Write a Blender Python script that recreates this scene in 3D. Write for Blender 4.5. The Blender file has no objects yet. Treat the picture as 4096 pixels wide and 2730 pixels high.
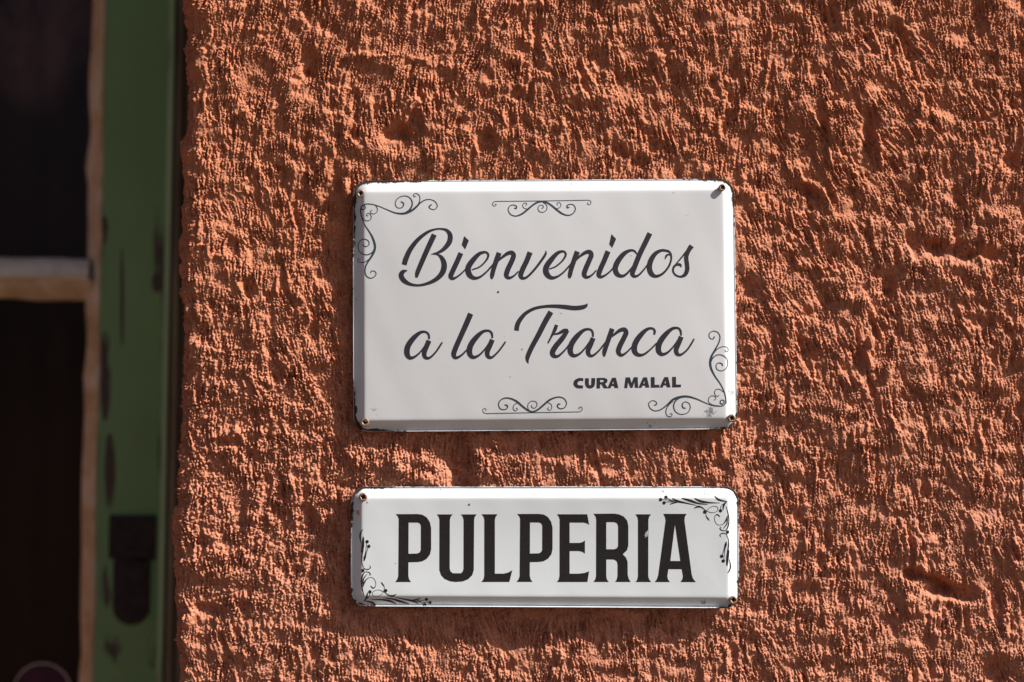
import bpy, math
import numpy as np
from mathutils import Vector, Matrix
from mathutils.geometry import tessellate_polygon

# ---------------------------------------------------------------- camera, light
S = 0.0001967                 # metres per photograph pixel on the plane of the signs
D = 1.9                       # camera distance
C = bpy.context.scene.collection
scn = bpy.context.scene
cam = bpy.data.cameras.new("camera")
cam.sensor_width = 36.0
cam.lens = 36.0 * D / (4096 * S)
cam.clip_start, cam.clip_end = 0.05, 500.0
cam.dof.use_dof = True
cam.dof.focus_distance = D - 0.003
cam.dof.aperture_fstop = 1.7
camo = bpy.data.objects.new("camera", cam)
camo.location = (0, -D, 0)
camo.rotation_euler = (math.radians(90), 0, 0)
C.objects.link(camo)
scn.camera = camo

SUN = Vector((0.70, -0.25, 0.665)).normalized()      # towards the sun
el = math.asin(SUN.z)
az = math.atan2(SUN.x, SUN.y)
world = bpy.data.worlds.new("World")
scn.world = world
world.use_nodes = True
wn = world.node_tree.nodes
sky = wn.new("ShaderNodeTexSky")
sky.sky_type = 'NISHITA'
sky.sun_disc = False
sky.sun_elevation = el
sky.sun_rotation = az
sky.air_density = 0.45
sky.dust_density = 2.5
sky.ozone_density = 0.6
wn["Background"].inputs[1].default_value = 0.052
world.node_tree.links.new(sky.outputs[0], wn["Background"].inputs[0])

sun = bpy.data.lights.new("sun", 'SUN')
sun.energy = 5.0
sun.angle = math.radians(0.5)
sun.color = (1.0, 0.955, 0.89)
suno = bpy.data.objects.new("sun", sun)
suno.rotation_euler = SUN.to_track_quat('Z', 'Y').to_euler()
suno.location = SUN * 5
C.objects.link(suno)

scn.view_settings.view_transform = 'Standard'
scn.view_settings.look = 'None'
scn.view_settings.gamma = 1.0
scn.view_settings.exposure = 0.74
scn.cycles.max_bounces = 6


def X(px): return (px - 2048.0) * S
def Z(py): return (1365.0 - py) * S


# ---------------------------------------------------------------- materials
class Mat:
    """tiny node helper"""
    def __init__(self, name, rough=0.8, spec=0.4):
        self.m = bpy.data.materials.new(name)
        self.m.use_nodes = True
        self.t = self.m.node_tree
        self.b = self.t.nodes["Principled BSDF"]
        self.b.inputs["Roughness"].default_value = rough
        self.b.inputs["Specular IOR Level"].default_value = spec
        self.pos = self.n("ShaderNodeNewGeometry").outputs["Position"]

    def n(self, typ, **kw):
        nd = self.t.nodes.new(typ)
        for k, v in kw.items():
            setattr(nd, k, v)
        return nd

    def l(self, a, b): self.t.links.new(a, b)

    def noise(self, scale, detail=4, rough=0.6, stretch=None, vec=None):
        nd = self.n("ShaderNodeTexNoise")
        nd.inputs["Scale"].default_value = scale
        nd.inputs["Detail"].default_value = detail
        nd.inputs["Roughness"].default_value = rough
        v = vec or self.pos
        if stretch:
            mp = self.n("ShaderNodeMapping")
            mp.inputs["Scale"].default_value = stretch
            self.l(v, mp.inputs["Vector"])
            v = mp.outputs[0]
        self.l(v, nd.inputs["Vector"])
        return nd.outputs["Fac"]

    def ramp(self, fac, stops):
        r = self.n("ShaderNodeValToRGB")
        e = r.color_ramp.elements
        while len(e) < len(stops):
            e.new(0.5)
        for i, (p, c) in enumerate(stops):
            e[i].position = p
            e[i].color = (c[0], c[1], c[2], 1) if not isinstance(c, (int, float)) else (c, c, c, 1)
        self.l(fac, r.inputs[0])
        return r.outputs[0]

    def math(self, op, a, b=None, clamp=False):
        nd = self.n("ShaderNodeMath", operation=op, use_clamp=clamp)
        for i, v in enumerate((a, b)):
            if v is None:
                continue
            if isinstance(v, (int, float)):
                nd.inputs[i].default_value = v
            else:
                self.l(v, nd.inputs[i])
        return nd.outputs[0]

    def mix(self, fac, a, b):
        nd = self.n("ShaderNodeMix", data_type='RGBA')
        for sock, v in ((nd.inputs[0], fac), (nd.inputs[6], a), (nd.inputs[7], b)):
            if isinstance(v, (int, float)):
                sock.default_value = v
            elif isinstance(v, tuple):
                sock.default_value = (v[0], v[1], v[2], 1)
            else:
                self.l(v, sock)
        return nd.outputs[2]

    def color(self, v):
        if isinstance(v, tuple):
            self.b.inputs["Base Color"].default_value = (v[0], v[1], v[2], 1)
        else:
            self.l(v, self.b.inputs["Base Color"])

    def bump(self, h, dist, strength=1.0):
        nd = self.n("ShaderNodeBump")
        nd.inputs["Distance"].default_value = dist
        nd.inputs["Strength"].default_value = strength
        self.l(h, nd.inputs["Height"])
        self.l(nd.outputs[0], self.b.inputs["Normal"])

    def attr(self, name):
        return self.n("ShaderNodeAttribute", attribute_name=name).outputs["Fac"]

    def spot2(self, px, py, rx, ry, k=1.105):
        """upright oval mask on the window plane (lean included)"""
        sep = self.n("ShaderNodeSeparateXYZ")
        self.l(self.pos, sep.inputs[0])
        dx = self.math('DIVIDE', self.math('SUBTRACT', sep.outputs[0], X(px) * k), rx * S * k)
        dz = self.math('DIVIDE', self.math('SUBTRACT', sep.outputs[2], Z(py) * k), ry * S * k)
        d = self.math('SQRT', self.math('ADD', self.math('MULTIPLY', dx, dx), self.math('MULTIPLY', dz, dz)))
        return self.ramp(d, [(0.0, 1.0), (0.6, 0.9), (1.3, 0.0)])

    def spot(self, px, py, r):
        """soft round mask (1 in the middle) around a place on the wall plane"""
        sep = self.n("ShaderNodeSeparateXYZ")
        self.l(self.pos, sep.inputs[0])
        dx = self.math('SUBTRACT', sep.outputs[0], X(px))
        dz = self.math('SUBTRACT', sep.outputs[2], Z(py))
        d2 = self.math('ADD', self.math('MULTIPLY', dx, dx), self.math('MULTIPLY', dz, dz))
        d = self.math('SQRT', d2)
        return self.math('SUBTRACT', 1.0, self.math('DIVIDE', d, r * S), True)


# terracotta lime-washed render
M = Mat("terracotta_plaster", 0.66, 0.32)
sep = M.n("ShaderNodeSeparateXYZ"); M.l(M.pos, sep.inputs[0])
tone_mix = M.math('ADD', M.math('MULTIPLY', sep.outputs[2], -1.5), M.math('MULTIPLY', M.noise(5, 5), 1.0))
tone_mix = M.ramp(tone_mix, [(0.25, 0.0), (0.85, 1.0)])          # paler and pinker lower down
c = M.mix(tone_mix, (0.50, 0.172, 0.078), (0.53, 0.222, 0.136))
blot = M.ramp(M.noise(22, 6, 0.65), [(0.36, 0.0), (0.50, 0.5), (0.68, 1.0)])
c = M.mix(M.math('MULTIPLY', blot, 0.35), c, (0.39, 0.118, 0.054))
g = M.noise(600, 3)
c2 = M.ramp(g, [(0.35, (0.33, 0.094, 0.042)), (0.65, (0.70, 0.305, 0.180))])
c = M.mix(0.38, c, c2)
grit_c = M.ramp(M.noise(420, 2), [(0.70, 0.0), (0.76, 0.6)])   # paler sand grains
c = M.mix(grit_c, c, (0.72, 0.45, 0.31))
M.color(c)
M.bump(M.noise(750, 3, 0.65), 0.0014, 0.85)
m_plaster = M.m


def enamel(name, base, spots, seed):
    M = Mat(name, 0.32, 0.5)
    n1 = M.noise(9 + seed, 3)
    col = M.ramp(n1, [(0.3, tuple(v * 0.96 for v in base)), (0.7, base)])
    # faint speckle of dust
    sp = M.ramp(M.noise(900, 2), [(0.70, 0.0), (0.78, 0.35)])
    col = M.mix(sp, col, (0.42, 0.42, 0.42))
    # mould smudges
    sm = None
    nz = M.noise(420, 5, 0.7)
    for (px, py, r, k) in spots:
        s = M.math('MULTIPLY', M.spot(px, py, r), k)
        sm = s if sm is None else M.math('MAXIMUM', sm, s)
    fac = M.math('ADD', sm, M.math('SUBTRACT', nz, 1.0))
    fac = M.ramp(fac, [(0.0, 0.0), (0.16, 1.0)])
    fac = M.math('MULTIPLY', fac, 0.8)
    col = M.mix(fac, col, (0.10, 0.13, 0.17))
    # chipped, rusted paint round corners and rim
    wear = M.attr("wear")
    nw = M.noise(210, 6, 0.68)
    chip = M.ramp(M.math('ADD', wear, M.math('SUBTRACT', nw, 1.0)), [(0.0, 0.0), (0.05, 1.0)])
    rust = M.ramp(M.noise(500, 4), [(0.35, (0.018, 0.014, 0.016)), (0.75, (0.10, 0.055, 0.035))])
    col = M.mix(chip, col, rust)
    M.color(col)
    rg = M.ramp(chip, [(0.0, 0.30), (1.0, 0.75)])
    M.l(rg, M.b.inputs["Roughness"])
    M.bump(M.noise(260, 3, 0.5), 0.0002, 0.18)
    return M.m


m_enamel_big = enamel("white_enamel", (0.67, 0.675, 0.69),
                      [(2838, 1648, 80, 0.72), (2925, 1570, 60, 0.62), (1500, 1640, 60, 0.60), (2745, 1600, 45, 0.55),
                       (2480, 1560, 40, 0.5), (2130, 1600, 60, 0.5), (2690, 770, 25, 0.6), (2750, 860, 50, 0.52),
                       (1980, 900, 40, 0.5), (1760, 1355, 30, 0.55), (2020, 1345, 30, 0.5), (2600, 1700, 160, 0.52),
                       (2230, 1285, 50, 0.5), (2390, 1282, 50, 0.5), (1850, 725, 60, 0.55), (2300, 730, 200, 0.48)], 0)
m_enamel_small = enamel("cool_white_enamel", (0.70, 0.74, 0.765),
                        [(2815, 2408, 45, 0.72), (2820, 1968, 70, 0.56), (2650, 1963, 30, 0.55), (1790, 1970, 40, 0.5),
                         (2720, 2375, 35, 0.5)], 2)

M = Mat("printed_charcoal_ink", 0.4, 0.4)
M.color(M.ramp(M.noise(700, 3), [(0.35, (0.026, 0.025, 0.033)), (0.7, (0.040, 0.039, 0.050))]))
m_ink = M.m
M = Mat("printed_slate_ink", 0.4, 0.4)
M.color(M.ramp(M.noise(700, 3), [(0.35, (0.026, 0.042, 0.056)), (0.7, (0.050, 0.075, 0.092))]))
m_ink_slate = M.m
M = Mat("printed_black_ink", 0.38, 0.4)
M.color(M.ramp(M.noise(700, 3), [(0.35, (0.013, 0.010, 0.012)), (0.7, (0.024, 0.019, 0.020))]))
m_ink_black = M.m
M = Mat("bare_scratch", 0.3, 0.6)
M.color((0.72, 0.72, 0.74))
m_scratch = M.m
M = Mat("dark_speck", 0.7)
M.color((0.05, 0.05, 0.045))
m_speck = M.m
M = Mat("paint_splash", 0.85, 0.2)
M.color((0.62, 0.30, 0.20))
m_splash = M.m

M = Mat("painted_steel_screw", 0.45, 0.5)
M.b.inputs["Metallic"].default_value = 0.35
M.color(M.ramp(M.noise(1200, 4), [(0.35, (0.16, 0.09, 0.06)), (0.7, (0.52, 0.36, 0.27))]))
m_screw = M.m
M = Mat("screw_recess", 0.9, 0.2)
M.color((0.03, 0.02, 0.016))
m_recess = M.m

M = Mat("weathered_green_paint", 0.6, 0.35)
grain = M.noise(60, 5, 0.65, (1.0, 1.0, 0.06))
green = M.ramp(M.noise(8, 4), [(0.3, (0.165, 0.300, 0.118)), (0.7, (0.205, 0.365, 0.150))])
fl = M.ramp(M.math('ADD', M.math('MULTIPLY', grain, 0.6), M.math('MULTIPLY', M.noise(28, 5, 0.6, (1, 1, 0.22)), 0.5)),
            [(0.64, 0.0), (0.69, 1.0)])
wn_ = M.noise(45, 6, 0.7, (1, 1, 0.25))
worn = None
for (qx, qy, rx, ry, k) in ((415, 1480, 36, 300, .70), (432, 1900, 34, 260, .70), (480, 1200, 13, 300, .70), (620, 1130, 30, 60, .78), (410, 920, 26, 90, .68),
                            (600, 2560, 40, 200, .60), (440, 2600, 60, 120, .62), (640, 1750, 26, 300, .60), (420, 2330, 30, 180, .62)):
    v_ = M.math('MULTIPLY', M.spot2(qx, qy, rx, ry), k)
    worn = v_ if worn is None else M.math('MAXIMUM', worn, v_)
wf = M.ramp(M.math('ADD', worn, M.math('SUBTRACT', wn_, 1.0)), [(0.0, 0.0), (0.07, 1.0)])
fl = M.math('MAXIMUM', fl, wf)
M.color(M.mix(fl, green, (0.075, 0.055, 0.042)))
M.bump(grain, 0.0015, 0.5)
m_green = M.m

M = Mat("rubbed_green_edge_highlight", 0.55, 0.35)  # stile edge highlight put into the colour as paler green, brown where rubbed
gp = M.noise(30, 5, 0.65, (1, 1, 0.15))
M.color(M.ramp(gp, [(0.36, (0.12, 0.10, 0.07)), (0.46, (0.36, 0.52, 0.26)), (0.7, (0.48, 0.62, 0.36))]))
m_green_highlight = M.m

M = Mat("bare_dark_wood", 0.85, 0.2)
g = M.noise(90, 5, 0.65, (1.0, 1.0, 0.05))
M.color(M.ramp(g, [(0.35, (0.10, 0.08, 0.055)), (0.56, (0.24, 0.21, 0.14)), (0.70, (0.20, 0.26, 0.14))]))
M.bump(g, 0.003, 0.8)
m_wood = M.m

M = Mat("old_window_putty", 0.85, 0.25)
pn = M.noise(35, 5, 0.6)
M.color(M.ramp(pn, [(0.3, (0.42, 0.29, 0.15)), (0.52, (0.56, 0.43, 0.27)), (0.72, (0.68, 0.62, 0.52))]))
M.bump(M.noise(110, 5, 0.6), 0.006, 0.8)
m_putty = M.m
M = Mat("pale_bar_paint", 0.8, 0.3)
pn = M.noise(40, 5, 0.6)
M.color(M.ramp(pn, [(0.3, (0.58, 0.53, 0.43)), (0.7, (0.76, 0.74, 0.67))]))
M.bump(M.noise(110, 5, 0.6), 0.006, 0.8)
m_bar = M.m

M = Mat("rusty_black_iron", 0.7, 0.4)
M.color(M.ramp(M.noise(120, 5), [(0.4, (0.012, 0.008, 0.008)), (0.75, (0.040, 0.022, 0.018))]))
M.bump(M.noise(300, 4), 0.001, 0.5)
m_iron = M.m

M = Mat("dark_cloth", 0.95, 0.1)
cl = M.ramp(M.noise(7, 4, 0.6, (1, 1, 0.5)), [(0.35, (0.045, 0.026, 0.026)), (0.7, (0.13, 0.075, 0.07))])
pane_refl = M.math('MULTIPLY', M.spot2(150, 60, 260, 420, 1.15), M.ramp(M.noise(16, 5, 0.6, (1, 1, .6)), [(0.35, 0.1), (0.65, 1.0)]))  # reddish reflection of the upper pane painted into the cloth colour
M.color(M.mix(pane_refl, cl, (0.80, 0.47, 0.42)))
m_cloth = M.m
M = Mat("magenta_sticker", 0.6, 0.3)
M.color(M.ramp(M.noise(60, 4), [(0.3, (0.022, 0.004, 0.012)), (0.7, (0.075, 0.008, 0.035))]))
m_sticker = M.m
M = Mat("pale_sticker_rim", 0.6, 0.3)
M.color((0.80, 0.76, 0.72))
m_rim = M.m
M = Mat("dry_earth", 0.95, 0.1)
M.color(M.ramp(M.noise(2, 6), [(0.3, (0.075, 0.054, 0.034)), (0.7, (0.11, 0.08, 0.052))]))
m_earth = M.m

# thin window glass: clear with a fresnel mirror
m_glass = bpy.data.materials.new("dusty_glass")
m_glass.use_nodes = True
t = m_glass.node_tree
t.nodes.remove(t.nodes["Principled BSDF"])
fr = t.nodes.new("ShaderNodeFresnel"); fr.inputs[0].default_value = 1.45
tr = t.nodes.new("ShaderNodeBsdfTransparent"); tr.inputs[0].default_value = (0.75, 0.72, 0.70, 1)
gl = t.nodes.new("ShaderNodeBsdfGlossy"); gl.inputs["Roughness"].default_value = 0.12; gl.inputs[0].default_value = (0.42, 0.31, 0.30, 1)
mx = t.nodes.new("ShaderNodeMixShader")
t.links.new(fr.outputs[0], mx.inputs[0]); t.links.new(tr.outputs[0], mx.inputs[1])
t.links.new(gl.outputs[0], mx.inputs[2]); t.links.new(mx.outputs[0], t.nodes["Material Output"].inputs[0])


# ---------------------------------------------------------------- object helpers
def link(name, verts, faces, mat, parent=None, smooth=False, attrs=None):
    me = bpy.data.meshes.new(name)
    me.from_pydata([tuple(v) for v in verts], [], [tuple(f) for f in faces])
    me.materials.append(mat)
    if smooth:
        me.polygons.foreach_set("use_smooth", [True] * len(me.polygons))
    if attrs:
        for k, vals in attrs.items():
            a = me.attributes.new(k, 'FLOAT', 'POINT')
            a.data.foreach_set("value", np.asarray(vals, dtype=np.float32))
    me.update()
    o = bpy.data.objects.new(name, me)
    C.objects.link(o)
    if parent is not None:
        o.parent = parent
    return o


def tag(o, label=None, cat=None, group=None, kind=None):
    if label: o["label"] = label
    if cat: o["category"] = cat
    if group: o["group"] = group
    if kind: o["kind"] = kind
    return o


def empty(name, loc=(0, 0, 0)):
    o = bpy.data.objects.new(name, None)
    o.empty_display_size = 0.05
    o.location = loc
    C.objects.link(o)
    return o


class MB:
    def __init__(self): self.v, self.f = [], []

    def add(self, v, f):
        n = len(self.v)
        self.v += list(v)
        self.f += [tuple(i + n for i in q) for q in f]


# ---------------------------------------------------------------- plaster wall
rng = np.random.default_rng(11)
G = 2.8                                  # grid pitch in photograph pixels
LEANK = -0.019                           # whole window edge leans a little


def fftnoise(shape, lam, band=0.45, pitch=G, aniso=(1, 1), ang=0.0):
    """gaussian noise of wavelength lam (pixels), log-normal band"""
    ny, nx = shape
    fy = np.fft.fftfreq(ny)[:, None] / pitch
    fx = np.fft.rfftfreq(nx)[None, :] / pitch
    ca, sa = math.cos(ang), math.sin(ang)
    u = (fx * ca + fy * sa) * aniso[0]
    v = (-fx * sa + fy * ca) * aniso[1]
    f = np.sqrt(u * u + v * v) + 1e-9
    A = np.exp(-0.5 * (np.log(f * lam) / band) ** 2) / np.sqrt(f)
    W = np.fft.rfft2(rng.standard_normal(shape))
    n = np.fft.irfft2(W * A, s=shape)
    return (n - n.mean()) / n.std()


def fbm(shape, lam, octs, gain=0.5, **k):
    h = 0
    a = 1.0
    for i in range(octs):
        h = h + a * fftnoise(shape, lam / 2 ** i, **k)
        a *= gain
    return h / np.std(h)


NX, NY = 1536, 1152                      # field covers x 600.., y -270..
FX0, FY0 = 560.0, -270.0
shape = (NY, NX)
PX = FX0 + np.arange(NX)[None, :] * G + np.zeros(shape)
PY = FY0 + np.arange(NY)[:, None] * G + np.zeros(shape)


def blob(cx, cy, rx, ry, ang=0.0, p=2.0):
    ca, sa = math.cos(ang), math.sin(ang)
    dx, dy = PX - cx, PY - cy
    u = (dx * ca + dy * sa) / rx
    v = (-dx * sa + dy * ca) / ry
    return np.exp(-(u * u + v * v) ** (p / 2))


def sstep(a, b, x):
    t = np.clip((x - a) / (b - a), 0, 1)
    return t * t * (3 - 2 * t)


# direction of the trowel drag (angle from vertical, + leans like a backslash)
theta = 0.10 + 0.10 * fftnoise(shape, 900, 0.5) + 0.12 * fftnoise(shape, 200, 0.5)
theta += -0.36 * blob(1400, 150, 600, 420) + 0.22 * blob(3400, 800, 800, 900) - 0.10 * blob(1000, 2200, 400, 700)
dxs, dys = np.sin(theta), np.cos(theta)
JI, II = np.meshgrid(np.arange(NY), np.arange(NX), indexing='ij')


def drag(n, sigma):
    """smear a noise along the trowel direction"""
    K = int(sigma * 2.2 / G)
    out = np.zeros(shape); ws = 0
    for k in range(-K, K + 1, 1 if K < 14 else 2):
        w = math.exp(-0.5 * (k * G / sigma) ** 2)
        ii = np.rint(II + k * dxs).astype(np.int32) % NX
        jj = np.rint(JI + k * dys).astype(np.int32) % NY
        out += w * n[jj, ii]; ws += w
    return out / out.std()


lowf = fftnoise(shape, 1100, 0.6)
mid = fftnoise(shape, 260, 0.5)
mid2 = fftnoise(shape, 110, 0.4, aniso=(1.25, 0.8))
st_big = 0.85 * drag(fftnoise(shape, 76, 0.45), 36) + 0.50 * fftnoise(shape, 64, 0.45, aniso=(1.2, 0.83))
st_mid = 0.85 * drag(fftnoise(shape, 38, 0.45), 20) + 0.50 * fftnoise(shape, 34, 0.45, aniso=(1.2, 0.83))
st_fine = 0.85 * drag(fftnoise(shape, 20, 0.42), 13) + 0.50 * fftnoise(shape, 18, 0.42)
crumb = fftnoise(shape, 30, 0.40)
crumb2 = 0.75 * drag(fftnoise(shape, 12.5, 0.35), 7) + 0.65 * fftnoise(shape, 11, 0.35)
patch = fbm(shape, 420, 3)               # where it is crumbly, where dragged
patch2 = fbm(shape, 300, 3)
smooth_n = fbm(shape, 240, 3)            # small rubbed-flat places

clod = sstep(0.1, 0.75, blob(1050, 1900, 520, 640) + 0.9 * blob(1650, 1850, 420, 130))   # lumpier low left
def ridged(n): return 0.8 - 1.5 * np.abs(n)      # sharp pulled crests
def billow(n): return 1.5 * np.abs(n) - 0.8      # rounded clods
amp = np.clip(1.0 + 0.30 * patch2, .35, 1.7) * (1 - 0.45 * sstep(0.9, 1.7, smooth_n))
k1 = sstep(-0.6, 0.8, patch)
grit = np.clip(1.0 + 0.45 * fbm(shape, 160, 3), 0.35, 2.0)
Hh = 5.0 * lowf + 2.8 * mid + 2.2 * mid2
Hh += 2.1 * amp * (0.75 * st_big + (0.40 + .2 * k1) * ridged(st_big))
Hh += 1.70 * amp * (0.8 * st_mid + 0.4 * (1 - k1) * ridged(st_mid) + 0.45 * k1 * billow(st_mid))
Hh += 1.35 * amp * grit * (0.85 * st_fine + 0.4 * ridged(st_fine))
Hh += (0.5 + 1.3 * clod) * (0.5 * np.maximum(crumb, -0.5) + 0.8 * billow(crumb))
Hh += 1.18 * grit * (1 + 0.25 * clod) * (crumb2 + 0.3 * np.maximum(crumb2, 0) ** 2)
# torn pits where the mortar dragged away
pit_n = drag(fftnoise(shape, 100, 0.35), 24)
Hh -= 4.5 * sstep(1.2, 1.9, pit_n)
# pulled crests
cr = drag(fftnoise(shape, 85, 0.35), 36)
Hh += 4.0 * np.exp(-(cr / 0.13) ** 2) * sstep(0.4, 1.1, drag(fftnoise(shape, 150, 0.4), 30))

# marks one can point at in the photograph (x, y, rx, ry, angle, depth)
for (cx, cy, rx, ry, a, d) in [
        (1238, 255, 42, 60, 0.1, -17), (1590, 545, 75, 55, 0.0, -19), (1655, 470, 26, 30, 0, -9), (1410, 392, 30, 40, 0, -10),
        (1350, 700, 22, 80, 0.12, -10), (2145, 150, 16, 70, 0.1, -9), (2480, 600, 45, 25, 0.5, -9),
        (2560, 640, 40, 30, 0, -10), (1945, 560, 40, 45, 0.2, -12), (2070, 380, 40, 26, 0, -8),
        (3310, 85, 40, 60, -0.4, -13), (3290, 470, 25, 60, 0.15, -11), (3482, 520, 30, 95, -0.12, -15), (3305, 560, 22, 55, 0, -9),
        (3540, 340, 50, 40, 0.2, -9), (3760, 420, 40, 30, 0, -8), (4050, 650, 40, 40, 0, -14), (3230, 760, 60, 26, 0.45, -13),
        (3560, 1140, 30, 62, 0.0, -15), (3320, 1010, 26, 45, 0, -9), (3160, 1040, 24, 30, -0.2, -10),
        (3250, 810, 30, 50, 0, -9), (3755, 995, 62, 38, 0.1, -18), (3865, 1010, 52, 40, 0, -18), (3975, 1020, 55, 28, 0.2, -11),
        (3660, 960, 40, 30, 0, -8), (3665, 2302, 44, 26, 0.25, -28), (3745, 2345, 66, 38, 0.25, -34), (3845, 2378, 72, 30, 0.15, -26), (3440, 1430, 28, 60, 0, -12),
        (3220, 1390, 40, 60, 0.3, -11), (3190, 2365, 30, 40, 0, -9), (3250, 2370, 40, 30, 0.5, -8), (3990, 2400, 28, 80, 0, -9),
        (3990, 2690, 60, 55, 0, -13), (3720, 2570, 30, 40, 0, -8), (3000, 1150, 40, 45, 0, -10), (2985, 2120, 16, 40, 0, -6),
        (1838, 1850, 52, 150, 0.02, -20), (1250, 1330, 26, 40, 0, -8), (920, 985, 26, 40, 0.2, -10), (990, 1160, 24, 45, 0, -10),
        (800, 1340, 34, 40, 0, -9), (1060, 2100, 20, 45, 0, -7), (860, 2440, 55, 26, 0.25, -12), (1240, 2080, 24, 55, 0, -10),
        (930, 1770, 60, 16, -0.1, -9), (1100, 1480, 40, 40, 0, -8), (2420, 1860, 60, 30, 0.2, -8), (3180, 1700, 60, 40, 0, -7),
        # knobs
        (1700, 1890, 110, 62, 0.25, 13), (1540, 1850, 120, 50, 0.1, 8), (1210, 1990, 60, 90, 0.2, 9), (1385, 720, 16, 66, -0.1, 13),
        (1375, 520, 14, 60, -0.2, 8), (3560, 1480, 16, 70, -0.25, 9), (3655, 2420, 44, 52, -0.5, 16), (780, 2480, 22, 60, -0.4, 12),
        (4010, 700, 40, 60, -0.5, 9), (3480, 1390, 14, 60, -0.35, 8), (2070, 1400, 10, 10, 0, 0)]:
    Hh += d * (1.55 if d < 0 else 1.1) * blob(cx, cy, rx, ry, a if rx > ry else -a, 3.6) * (1 + 0.25 * mid2)


def ridge_line(pts, w, h):
    global Hh
    best = np.full(shape, 1e9)
    for (a, b) in zip(pts[:-1], pts[1:]):
        vx, vy = b[0] - a[0], b[1] - a[1]
        tt = np.clip(((PX - a[0]) * vx + (PY - a[1]) * vy) / (vx * vx + vy * vy), 0, 1)
        best = np.minimum(best, np.hypot(PX - a[0] - tt * vx, PY - a[1] - tt * vy))
    best += 0.35 * w * fftnoise(shape, 60, 0.4)
    Hh += h * np.exp(-(np.maximum(best, 0) / w) ** 2)


ridge_line([(835, 1750), (890, 1742), (955, 1732), (980, 1755), (988, 1800), (985, 1840)], 13, 11)
ridge_line([(3490, 430), (3505, 520), (3525, 590), (3530, 660)], 8, 10)
ridge_line([(3318, 480), (3322, 560), (3318, 640)], 8, 8)
ridge_line([(3205, 700), (3215, 725), (3270, 745), (3305, 775), (3325, 830)], 11, 9)
ridge_line([(3415, 1320), (3430, 1370), (3470, 1410), (3490, 1460), (3495, 1510)], 9, 9)
ridge_line([(3800, 985), (3830, 965), (3855, 985), (3880, 975), (3905, 1000), (3920, 1030)], 9, 9)
ridge_line([(1420, 215), (1520, 222), (1600, 220), (1700, 238)], 9, 6)
ridge_line([(1320, 580), (1370, 700), (1385, 790)], 12, 6)
ridge_line([(3740, 560), (3700, 700), (3690, 800)], 7, 6)
ridge_line([(3020, 440), (3120, 560), (3200, 760)], 8, 4)

BASE = -25.0                                          # mean wall plane, pixels behind the sign rims
Hh = BASE + Hh * 1.3 + 22 * np.clip((900 - PY) / 900, 0, 1.3) ** 2
Hh -= 6 * blob(1340, 1250, 130, 560, 0, 4) + 8 * blob(1330, 2350, 140, 260, 0, 4) + 6 * blob(2100, 2530, 800, 80, 0, 4)
# nothing may poke through the tin signs
m1 = sstep(1370, 1420, PX) * sstep(2985, 2930, PX) * sstep(690, 735, PY) * sstep(1760, 1715, PY)
m2 = sstep(1370, 1420, PX) * sstep(2985, 2930, PX) * sstep(1915, 1960, PY) * sstep(2470, 2420, PY)
mm = np.maximum(m1, m2)
Hh = Hh * (1 - mm) + np.minimum(Hh, -12) * mm


def sampleH(u, v):
    i = np.rint((u - FX0) / G).astype(np.int64) % NX
    j = np.rint((v - FY0) / G).astype(np.int64) % NY
    return Hh[j, i]


def grow(start, step0, end, f=1.09):
    out = []
    p, st = start, step0
    while abs(p - start) < abs(end - start):
        st *= f
        p += st if end > start else -st
        out.append(p)
    return out


CORNER = 792.0                            # start of the rounded arris
R = 66.0
front = np.arange(CORNER, 4180, G)
ucol = np.concatenate([front, grow(front[-1], G, 11500)])
arc_n = 34
arc = np.linspace(0, R * math.pi / 2, arc_n + 1)[1:]
rev = np.concatenate([np.arange(G, 160, G * 1.5), grow(160, 6, 1750, 1.12)])
ucol = np.concatenate([-(np.concatenate([arc, arc[-1] + rev]))[::-1] + CORNER, ucol])
rows = np.arange(-90, 2820, G)
rows = np.concatenate([np.array(grow(-90, G, -6500))[::-1], rows, grow(rows[-1], G, 9200)])
U, V = np.meshgrid(ucol, rows)
h = sampleH(U, V)
s = np.maximum(CORNER - U, 0)             # distance past the arris
phi = np.minimum(s / R, math.pi / 2)
back = np.maximum(s - R * math.pi / 2, 0)
hb = np.where(s > 0, BASE, 0)
wob = 9 * np.interp(rows, np.linspace(-6500, 9200, 320), np.convolve(rng.standard_normal(324), np.ones(5) / 2.2, 'valid'))[:, None]
damp = np.where(back > 0, 0.55, 1.0)
rel = np.where(s > 0, (h - BASE) * damp, 0)
px = np.where(s > 0, CORNER - R * np.sin(phi) - rel * np.sin(phi), U)
ph = np.where(s > 0, BASE - R * (1 - np.cos(phi)) - back + rel * np.cos(phi), h)
lean = (LEANK - 0.005) * np.clip(V - 1365, -3000, 3000) * sstep(1250, 820, U)
px = px + lean + wob * sstep(1000, 800, U)
co = np.stack([X(px), -ph * S, Z(V)], axis=-1).reshape(-1, 3).astype(np.float32)
nr, nc = U.shape
idx = np.arange(nr * nc).reshape(nr, nc)
quads = np.stack([idx[:-1, :-1], idx[1:, :-1], idx[1:, 1:], idx[:-1, 1:]], axis=-1).reshape(-1, 4).astype(np.int32)
me = bpy.data.meshes.new("plaster_wall")
me.vertices.add(len(co)); me.vertices.foreach_set("co", co.ravel())
me.loops.add(quads.size); me.loops.foreach_set("vertex_index", quads.ravel())
me.polygons.add(len(quads))
me.polygons.foreach_set("loop_start", np.arange(0, quads.size, 4, dtype=np.int32))
me.polygons.foreach_set("use_smooth", np.ones(len(quads), dtype=bool))
me.update(calc_edges=True)
me.materials.append(m_plaster)
wall = bpy.data.objects.new("plaster_wall", me)
C.objects.link(wall)
tag(wall, "rough terracotta plaster wall carrying the two white tin signs beside the green window", "wall")


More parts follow.
